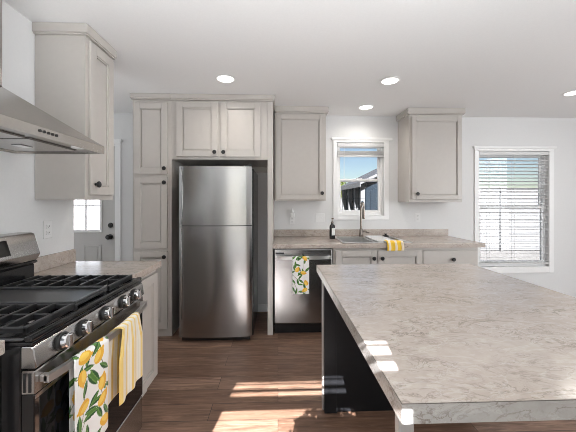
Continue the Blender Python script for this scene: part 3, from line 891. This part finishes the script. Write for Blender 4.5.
MB().poly(V, [(0, 1, 2, 3), (4, 5, 6, 7), (0, 1, 5, 4), (1, 2, 6, 5), (2, 3, 7, 6), (3, 0, 4, 7)]).build('canopy', HOODS, t)
MB().box(hx0, cxf + 0.001, cy0_ - 0.001, cy1_ + 0.001, czt + .0005, ZC - 0.002, 0.002).build('chimney', HOODS, t)
un = MB().box(hx0 + 0.005, HX - 0.005, RY0 + 0.005, RY1 - 0.005, HZ0 + 0.014, HZ0 + 0.018)
under = un.build('underside', HOODS, t)
for (a, c) in ((RY0 + 0.06, RYC - 0.01), (RYC + 0.01, RY1 - 0.06)):
    fl = MB().box(-1.46, -1.13, a, c, HZ0 + 0.006, HZ0 + 0.0136, 0.002)
    fo = fl.build('filter_panel', STEEL_H, t)
    MB().box(-1.32, -1.27, a + 0.12, a + 0.19, HZ0 + 0.002, HZ0 + 0.0058, 0.001).build('filter_pull', CHROME, fo)
for y in (RY0 + 0.14, RY1 - 0.14):
    MB().lathe([(0.030, 0.0), (0.030, 0.006), (0.0, 0.0062)], (-1.07, y, HZ0 + 0.0136), (0, 0, -1), 20).build('hood_lamp', CERAMIC, t, True)
for k in range(5):
    MB().lathe([(0.0065, 0), (0.0065, 0.003), (0.0, 0.0035)], (HX + 0.0003, 1.262 + 0.023 * k, HZ0 + 0.025), (1, 0, 0), 12).build('button', BLACK, band, True)

# ================================================================== downlights
def downlight(x, y, label):
    t = thing('recessed_downlight', label, 'ceiling light', (x, y, ZC), 'recessed ceiling downlights')
    z = ZC - 0.0006
    MB().lathe([(0.072, 0.0), (0.090, 0.0), (0.092, 0.003), (0.078, 0.008), (0.072, 0.006), (0.072, 0.0)], (x, y, z), (0, 0, -1), 36).build('trim_ring', TRIM, t, True)
    MB().lathe([(0.0715, 0.0), (0.0715, 0.005), (0.0, 0.0055)], (x, y, z), (0, 0, -1), 36).build('lens', LENS, t, True)
    l = bpy.data.lights.new('downlight_lamp', 'AREA'); l.shape = 'DISK'; l.size = 0.13; l.energy = 3; l.color = (1.0, 0.95, 0.88); l.spread = math.radians(150)
    o = bpy.data.objects.new('downlight_lamp', l); C.objects.link(o); o.parent = t; o.location = (0, 0, -0.012)

downlight(-0.474, 2.618, 'lit ceiling downlight in front of the refrigerator cabinet')
downlight(1.027, 2.609, 'lit ceiling downlight above the island, in front of the right wall cabinet')
downlight(1.030, 3.346, 'lit ceiling downlight close to the wall above the sink window')
downlight(3.010, 2.830, 'lit ceiling downlight at the far right edge of the ceiling')

# ================================================================== outlets
def outlet(face, u, v, gangs, label, kinds):
    wd = 0.070 + 0.046 * (gangs - 1); h = 0.115
    if face == 'back':
        m = lambda a, b_, d0, d1, c_, e_: (u + a, u + b_, YW - 0.001 - d1, YW - 0.001 - d0, v + c_, v + e_)
        loc = (u, YW, v)
    else:
        m = lambda a, b_, d0, d1, c_, e_: (XL + 0.001 + d0, XL + 0.001 + d1, u + a, u + b_, v + c_, v + e_)
        loc = (XL, u, v)
    t = thing('wall_outlet', label, 'outlet', loc, 'white wall plates')
    MB().box(*m(-wd / 2, wd / 2, 0, 0.005, -h / 2, h / 2), 0.002).build('cover_plate', PLASTIC, t)
    for g in range(gangs):
        c = (g - (gangs - 1) / 2) * 0.046
        if kinds[g] == 'socket':
            for dz_ in (-0.021, 0.021):
                o = MB().box(*m(c - 0.0165, c + 0.0165, 0.0052, 0.0085, dz_ - 0.014, dz_ + 0.014), 0.003).build('socket', PLASTIC, t)
                MB().box(*m(c - 0.0075, c - 0.005, 0.0086, 0.0090, dz_ - 0.003, dz_ + 0.006)).box(*m(c + 0.005, c + 0.0075, 0.0086, 0.0090, dz_ - 0.003, dz_ + 0.006)).box(*m(c - 0.002, c + 0.002, 0.0086, 0.0090, dz_ - 0.009, dz_ - 0.006)).build('socket_slots', DARKGAP, o)
        else:
            MB().box(*m(c - 0.005, c + 0.005, 0.0052, 0.012, -0.004, 0.014), 0.002).build('toggle', PLASTIC, t)
    return t

outlet('left', 1.952, 1.218, 1, 'white outlet on the left wall behind the range', ['socket'])
outlet('back', 0.183, 1.170, 1, 'white outlet under the cabinet nearest the refrigerator', ['socket'])
outlet('back', 0.542, 1.195, 2, 'wide white double wall plate left of the sink window', ['switch', 'switch'])
outlet('back', 1.816, 1.198, 1, 'white outlet under the cabinet between the windows', ['socket'])
t = thing('air_freshener', 'white plug in air freshener with clear bottle at the outlet nearest the refrigerator', 'air freshener', (0.183, 3.66, 1.20))
MB().box(0.155, 0.211, 3.640, 3.6785, 1.205, 1.262, 0.010, 3).build('plug_body', PLASTIC, t, True)
MB().lathe([(0.016, 0), (0.020, 0.006), (0.020, 0.030), (0.010, 0.040), (0.010, 0.056), (0.0, 0.057)], (0.183, 3.655, 1.2625), n=16).build('oil_bottle', CERAMIC, t, True)

# ================================================================== blinds
t = thing('window_blind', 'white blind drawn up to the top of the sink window', 'blind', (1.065, 3.70, 2.1))
x0, x1 = W1[0] + 0.004, W1[1] - 0.004
MB().box(x0, x1, YW - 0.012, YW + 0.030, 2.112, 2.158, 0.003).build('headrail', SLAT, t)
sb = MB()
for k in range(9):
    sb.box(x0 + 0.002, x1 - 0.002, YW - 0.014, YW + 0.032, 2.003 + 0.0065 * k, 2.0055 + 0.0065 * k)
sb.build('slats', SLAT, t)
MB().box(x0 + 0.001, x1 - 0.001, YW - 0.013, YW + 0.031, 1.982, 2.002, 0.003).build('bottom_rail', SLAT, t)
for x in (x0 + 0.09, x1 - 0.09): MB().box(x - 0.001, x + 0.001, YW + 0.008, YW + 0.010, 2.002, 2.112).build('lift_cord', SLAT, t)
MB().tube([(x0 + 0.085, YW - 0.018, 2.115), (x0 + 0.085, YW - 0.018, 1.62)], 0.0035, 8).build('tilt_wand', VINYL, t, True)

t = thing('window_blind', 'white slatted blind lowered over the tall right window', 'blind', (3.1, 3.70, 1.3))
x0, x1 = W2[0] + 0.004, W2[1] - 0.004
MB().box(x0, x1, YW - 0.014, YW + 0.030, 2.018, 2.064, 0.003).build('headrail', SLAT, t)
sb = MB(); pitch = 0.0455; ang = math.radians(-10); hwid = 0.024
zz = 0.625
while zz < 2.005:
    yc = YW + 0.008; cy_, sz_ = math.cos(ang) * hwid, math.sin(ang) * hwid
    n0 = (math.sin(ang) * -0.0013, math.cos(ang) * 0.0013)
    P = [(yc - cy_ - n0[0], zz - sz_ - n0[1]), (yc, zz + 0.0025 - n0[1]), (yc + cy_ - n0[0], zz + sz_ - n0[1]), (yc + cy_ + n0[0], zz + sz_ + n0[1]), (yc, zz + 0.0025 + n0[1]), (yc - cy_ + n0[0], zz - sz_ + n0[1])]
    sb.prism(P, 'x', x0 + 0.002, x1 - 0.002)
    zz += pitch
sb.build('slats', SLAT, t)
MB().box(x0 + 0.001, x1 - 0.001, YW - 0.014, YW + 0.030, 0.585, 0.603, 0.003).build('bottom_rail', SLAT, t)
for x in (x0 + 0.13, (x0 + x1) / 2, x1 - 0.13):
    for y in (YW - 0.0175, YW + 0.0335): MB().box(x - 0.0012, x + 0.0012, y - 0.0006, y + 0.0006, 0.603, 2.018).build('ladder_cord', SLAT, t)
MB().tube([(x0 + 0.11, YW - 0.022, 2.02), (x0 + 0.11, YW - 0.022, 1.36)], 0.0035, 8).build('tilt_wand', VINYL, t, True)

# ================================================================== towels
def lemon_print(U, V, seed, unit):
    """U, V in metres on the cloth; returns an RGB array of lemons and leaves on white"""
    rng = random.Random(seed)
    col = np.empty((len(U), 3)); col[:] = (0.80, 0.79, 0.77)
    vmin, vmax = V.min(), V.max(); umin, umax = U.min(), U.max()
    def local(cx, cy, a):
        du, dv = U - cx, V - cy
        return du * math.cos(a) + dv * math.sin(a), -du * math.sin(a) + dv * math.cos(a)
    rows = int((vmax - vmin) / unit) + 2; cols = max(2, int(round((umax - umin) / unit)))
    cw = (umax - umin) / cols
    spots = []
    for i in range(rows):
        for j in range(cols):
            spots.append((umin + cw * (j + 0.5 + rng.uniform(-.22, .22)), vmin + unit * (i + (0.5 if j % 2 else 0.0) + rng.uniform(-.15, .15)), rng.uniform(0, 2 * PI)))
    for (cx, cy, a) in spots:                       # stems first
        a2 = a + 0.9
        p, q = local(cx, cy, a2)
        m_ = (np.abs(q - 0.10 * unit * np.sin(p / unit * 3)) < 0.018 * unit) & (np.abs(p) < 0.75 * unit)
        col[m_] = (0.13, 0.10, 0.03)
    for (cx, cy, a) in spots:                       # leaves
        for da, ln in ((0.9, 0.70), (2.6, 0.58), (4.3, 0.62)):
            ang_ = a + da; L = ln * unit; lx, ly = cx + math.cos(ang_) * 0.66 * unit, cy + math.sin(ang_) * 0.66 * unit
            p, q = local(lx, ly, ang_ + rng.uniform(-.5, .5))
            s_ = np.clip(1 - (p / (L * 0.62)) ** 2, 0, 1)
            wdt = 0.19 * L * s_
            m_ = (np.abs(q) < wdt) & (s_ > 0)
            up = q > 0
            col[m_ & up] = (0.075, 0.19, 0.03); col[m_ & ~up] = (0.02, 0.085, 0.02)
            col[m_ & (np.abs(q) < 0.022 * L)] = (0.16, 0.30, 0.07)
    for (cx, cy, a) in spots:                       # lemons
        if rng.random() < 0.34: continue
        p, q = local(cx, cy, a)
        e = (p / (0.34 * unit)) ** 2 + (q / (0.24 * unit)) ** 2
        tip = ((p - 0.33 * unit) / (0.09 * unit)) ** 2 + (q / (0.07 * unit)) ** 2
        m_ = (e < 1) | (tip < 1)
        col[m_] = (0.78, 0.42, 0.035)
        e2 = ((p + 0.05 * unit) / (0.25 * unit)) ** 2 + ((q - 0.07 * unit) / (0.13 * unit)) ** 2
        col[e2 < 1] = (0.86, 0.58, 0.10)
    return col


def stripe_print(U, V, umin, umax, phase=0.0):
    x = (U - umin) / (umax - umin)
    col = np.empty((len(U), 3)); col[:] = (0.80, 0.76, 0.66)
    k = (x * 5.0 + phase) % 1.0
    col[(k > 0.10) & (k < 0.42)] = (0.80, 0.55, 0.13)
    col[(k > 0.20) & (k < 0.30)] = (0.80, 0.62, 0.24)
    col[(k > 0.55) & (k < 0.62)] = (0.80, 0.62, 0.28)
    col[(k > 0.76) & (k < 0.82)] = (0.62, 0.60, 0.56)
    edge = (x < 0.03) | (x > 0.97)
    col[edge] = (0.82, 0.60, 0.20)
    return col


def grid_cloth(name, label, nu, nv, pos, colfun, group=None, thick=0.0016):
    """pos(i/nu, j/nv) -> world point"""
    V = []; F = []
    for j in range(nv + 1):
        for i in range(nu + 1): V.append(pos(i / nu, j / nv))
    for j in range(nv):
        for i in range(nu):
            a = j * (nu + 1) + i; F.append((a, a + 1, a + nu + 2, a + nu + 1))
    V = np.array(V); org = V.mean(axis=0); org[2] = V[:, 2].min()
    me = bpy.data.meshes.new(name); me.from_pydata([tuple(v - org) for v in V], [], F)
    me.polygons.foreach_set('use_smooth', [True] * len(F))
    uu = np.tile(np.linspace(0, 1, nu + 1), nv + 1); vv = np.repeat(np.linspace(0, 1, nv + 1), nu + 1)
    col = colfun(uu, vv)
    at = me.color_attributes.new('print', 'FLOAT_COLOR', 'POINT')
    at.data.foreach_set('color', np.concatenate([col, np.ones((len(col), 1))], axis=1).astype(np.float32).ravel())
    me.materials.append(CLOTH)
    o = bpy.data.objects.new(name, me); C.objects.link(o); o.location = tuple(org)
    sm = o.modifiers.new('thickness', 'SOLIDIFY'); sm.thickness = thick; sm.offset = 1.0
    tag(o, label, 'towel', group)
    return o

# --- lemon towel on the oven handle
HZ = 0.815


def draped(y_of, front_len, rear_len, rad, topz, xc, wav):
    """cloth over a bar running along Y; v 0 = front hem, 1 = rear hem"""
    arc = PI * rad; tot = front_len + arc + rear_len
    def pos(u, v):
        s = v * tot
        if s < front_len:
            dn = front_len - s; a = 0; dx = rad; z = topz - dn; k = 0
        elif s < front_len + arc:
            a = (s - front_len) / rad; dx = rad * math.cos(a); z = topz + rad * math.sin(a); dn = 0; k = (s - front_len) / arc
        else:
            dn = s - front_len - arc; dx = -rad; z = topz - dn; k = 1
        y = y_of(u, k, dn)
        ripple = wav(u, dn, k)
        return (xc(y) + dx + ripple, y, z)
    return pos, tot

def lem_y(u, k, dn):
    return (1.062 + 0.178 * u) * (1 - k) + (1.084 + 0.165 * u) * k - 0.004 * dn
pos, tot = draped(lem_y, 0.360, 0.36, 0.0165, HZ, bow_x, lambda u, dn, k: (0.004 * math.sin(u * 9 + 1) * min(1, dn / 0.1) * (1 - k)) + (0.004 * math.sin(u * 7)) * k * min(1, dn / 0.1) - (0.004 * min(1, dn / .1)) * k * 0 + 0.012 * min(1, dn / 0.15) * k * 0)
grid_cloth('dish_towel', 'white lemon print towel hanging on the oven handle', 90, 300, pos, lambda u, v: lemon_print(u * 0.178, v * tot, 5, 0.092))

# --- striped towel
def str_y(u, k, dn):
    f = min(1, dn / 0.12)
    front = 1.345 + u * (0.180 + 0.075 * f) - 0.040 * f
    rear = 1.285 + u * (0.205 + 0.02 * f) - 0.02 * f
    return front * (1 - k) + rear * k
pos, tot2 = draped(str_y, 0.322, 0.305, 0.0165, HZ, bow_x, lambda u, dn, k: 0.006 * math.sin(u * 16) * min(1, dn / 0.1) * (1 - 2 * k * 0.4) + (0.006 * min(1, dn / .1) if k == 0 else 0))
grid_cloth('dish_towel', 'yellow and white striped towel hanging on the oven handle', 120, 120, pos, lambda u, v: stripe_print(u, v, 0, 1))

# --- lemon towel on the dishwasher handle
def dw_pos():
    arc_r = 0.0185; fl, rl = 0.365, 0.30; arc = PI * arc_r; T = fl + arc + rl
    yc = 2.965
    def pos(u, v):
        s = v * T; x = 0.148 + 0.171 * u
        if s < fl: y, z, dn, fr_ = yc - arc_r, 0.822 - (fl - s), fl - s, 1
        elif s < fl + arc:
            a = (s - fl) / arc_r; y, z, dn, fr_ = yc - arc_r * math.cos(a), 0.822 + arc_r * math.sin(a), 0, 0
        else: y, z, dn, fr_ = yc + arc_r, 0.822 - (s - fl - arc), 0, 0
        return (x, y - 0.002 * math.sin(u * 8) * min(1, dn / .1) * fr_, z)
    return pos, T
pos, T3 = dw_pos()
grid_cloth('dish_towel', 'white lemon print towel hanging on the dishwasher handle', 70, 240, pos, lambda u, v: lemon_print(u * 0.171, v * T3, 11, 0.082))

# --- yellow cloth over the front edge of the sink
def sk_pos(u, v):
    x = 1.146 + 0.178 * u + 0.004 * math.sin(v * 9)
    top = 0.075; edge = 0.018
    s = v * (0.10 + top)
    zt = zr + 0.024
    if s < 0.085: y, z = 2.994, zt - 0.012 - (0.085 - s)
    elif s < 0.10:
        k = (s - 0.085) / 0.015; y, z = 2.994 + 0.010 * k, zt - 0.012 + 0.012 * math.sin(k * PI / 2)
    else: y, z = 3.004 + (s - 0.10), zt + 0.004 * math.sin(u * 12)
    return (x, y - 0.003 * (1 + math.sin(u * 15)) * (1 if s < 0.085 else 0), z)
def sk_col(u, v):
    c = np.empty((len(u), 3)); c[:] = (0.82, 0.52, 0.05)
    k = (u * 2.6 + 0.05) % 1.0
    c[(k > 0.30) & (k < 0.62)] = (0.80, 0.72, 0.58)
    c[(k > 0.40) & (k < 0.46)] = (0.80, 0.60, 0.45)
    return c
grid_cloth('dish_cloth', 'small yellow striped cloth draped over the front edge of the sink', 60, 50, sk_pos, sk_col, thick=0.004)

# ================================================================== outdoors
GZ = -0.7
g_ = B(-30, 40, YW + 0.3, 60, GZ - 0.05, GZ).build('ground', GROUND); g_['kind'] = 'structure'; g_['label'] = 'pale gravel ground outside the windows'
t = thing('neighbour_house', 'dark slate sided house with white posts outside the sink window', 'house', (4.6, 11.5, GZ))
hy0, hy1, hx0_, hx1_, ez, rz = 9.0, 11.8, 2.76, 5.5, 2.02, 2.80
MB().prism([(hx0_, GZ + .001), (hx1_, GZ + .001), (hx1_, ez), ((hx0_ + hx1_) / 2, rz - 0.12), (hx0_, ez)], 'y', hy0, hy1).build('wall', SLATE, t)
rf = MB(); xm = (hx0_ + hx1_) / 2; ov = 0.22
sl_ = (rz - 0.12 - ez) / (xm - hx0_)
for sgn in (-1, 1):
    xe = xm + sgn * (xm - hx0_ + ov); zb = ez - ov * sl_
    rf.prism([(xm, rz - 0.11), (xe, zb + 0.01), (xe, zb + 0.11), (xm, rz)], 'y', hy0 - 0.25, hy1 + 0.25)
rf.build('roof', ROOFM, t)
fc = MB()
for sgn in (-1, 1):
    xe = xm + sgn * (xm - hx0_ + ov + .01); zb = ez - ov * sl_
    fc.prism([(xm, rz - 0.08), (xe, zb + 0.03), (xe, zb + 0.11), (xm, rz + .005)], 'y', hy0 - 0.28, hy0 - 0.252)
fc.box(hx0_ - ov - 0.03, hx0_ - ov - 0.005, hy0 - 0.25, hy1 + 0.25, ez - ov * sl_ - 0.05, ez - ov * sl_ + 0.10)
fc.build('fascia', FENCEM, t)
for y in (9.02, 9.75, 10.6, 11.6):
    MB().box(hx0_ - 0.14, hx0_ - 0.01, y, y + 0.13, GZ + .001, ez - 0.08, 0.004).build('post', FENCEM, t)
MB().box(hx0_ - 0.14, hx0_ - 0.01, 9.152, 11.59, 0.62, 0.70).build('railing', FENCEM, t)
for xw in (2.92, 4.22):
    fo = MB().box(xw, xw + 1.15, hy0 - 0.03, hy0 - 0.001, -0.2, 1.75, 0.004).build('window', SLATE, t)
    MB().box(xw + .06, xw + 1.09, hy0 - 0.034, hy0 - 0.0305, -0.14, 1.69).build('pane', PANE, fo)
    gm = MB()
    for k in range(1, 5): gm.box(xw + .06 + 1.03 * k / 5 - .012, xw + .06 + 1.03 * k / 5 + .012, hy0 - 0.042, hy0 - 0.0345, -0.14, 1.69)
    for k in range(1, 6): gm.box(xw + .06, xw + 1.09, hy0 - 0.041, hy0 - 0.0345, -0.14 + 1.83 * k / 6 - .012, -0.14 + 1.83 * k / 6 + .012)
    gm.build('glazing_bars', SLATE, fo)
def fence(x0, x1, y, z1, label, fm=None):
    fm = fm or FENCEM
    t = thing('vinyl_fence', label, 'fence', ((x0 + x1) / 2, y, GZ))
    MB().box(x0, x1, y, y + 0.03, GZ + .02, z1, 0.003).build('panel', fm, t)
    n_ = int((x1 - x0) / 2.4) + 1
    for k in range(n_ + 1):
        x = x0 + (x1 - x0) * k / n_
        MB().box(x - 0.06, x + 0.06, y - 0.10, y - 0.001, GZ + .001, z1 + 0.08, 0.01).build('post', fm, t)
    MB().box(x0, x1, y - 0.03, y + 0.06, z1 + .001, z1 + 0.04, 0.003).build('top_rail', fm, t)
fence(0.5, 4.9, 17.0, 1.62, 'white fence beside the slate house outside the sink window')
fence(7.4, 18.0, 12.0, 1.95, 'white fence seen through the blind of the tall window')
fence(-14.0, -3.5, 10.0, 2.4, 'brightened white fence outside the glazed door', FENCEW)

t = thing('leafy_tree', 'yellow green leafy tree beyond the white fence', 'tree', (4.85, 22.0, GZ))
MB().tube([(4.85, 22, GZ + .001), (4.8, 22, 1.0), (4.855, 22.05, 2.4)], [0.16, 0.13, 0.06], 10).build('trunk', BARK, t, True)
rng = random.Random(3); lf = MB(); vs_, fs_ = [], []
for k in range(2600):
    a, b_ = rng.uniform(0, 2 * PI), math.acos(rng.uniform(-1, 1)); rr = rng.uniform(.55, 1.0) * (1 + 0.25 * math.sin(3 * a) * math.sin(2 * b_))
    c = Vector((4.85 + 1.05 * rr * math.sin(b_) * math.cos(a), 22 + 1.05 * rr * math.sin(b_) * math.sin(a), 1.9 + 1.15 * rr * math.cos(b_)))
    e1 = Vector((rng.gauss(0, 1), rng.gauss(0, 1), rng.gauss(0, 1))).normalized() * 0.09; e2 = e1.orthogonal().normalized() * 0.05
    i = len(vs_); vs_ += [c - e1, c + e2, c + e1, c - e2]; fs_.append((i, i + 1, i + 2, i + 3))
lf.poly([tuple(v) for v in vs_], fs_).build('foliage', LEAF, t)

# unseen plant shape added behind the camera to cut the floor sun patch
PX, PY, PZ, PR = -0.052, -0.42, 1.455, 0.20
t = thing('added_shade_plant', 'added leafy plant shape, unseen, shading part of the floor sun patch', 'plant', (PX, PY, ZC))
rng = random.Random(8); vs_, fs_ = [], []
for k in range(2600):
    a, b_ = rng.uniform(0, 2 * PI), math.acos(rng.uniform(-1, 1)); rr = PR * rng.uniform(.3, 1.0)
    c = Vector((PX + 1.40 * rr * math.sin(b_) * math.cos(a), PY + rr * math.sin(b_) * math.sin(a), PZ + rr * math.cos(b_)))
    e1 = Vector((rng.gauss(0, 1), rng.gauss(0, 1), rng.gauss(0, .6))).normalized() * 0.026; e2 = e1.orthogonal().normalized() * 0.015
    i = len(vs_); vs_ += [c - e1, c + e2, c + e1, c - e2]; fs_.append((i, i + 1, i + 2, i + 3))
MB().poly([tuple(v) for v in vs_], fs_).build('foliage', paint('shade_plant_leaf', (0.06, 0.14, 0.03), 0.6, 0.3, 20, 0.0), t)
MB().lathe([(0.0, -0.13), (0.055, -0.13), (0.085, 0.0), (0.078, 0.0), (0.05, -0.115), (0.0, -0.115)], (PX, PY, PZ - 0.02), n=20).build('pot', CERAMIC, t, True)
hc = MB()
for k in range(3):
    a = 2 * PI * k / 3
    hc.tube([(PX + 0.08 * math.cos(a), PY + 0.08 * math.sin(a), PZ - 0.03), (PX, PY, PZ + 0.40)], 0.0015, 6)
hc.tube([(PX, PY, PZ + 0.395), (PX, PY, ZC - 0.001)], 0.0018, 6)
hc.build('cord', VINYL, t)
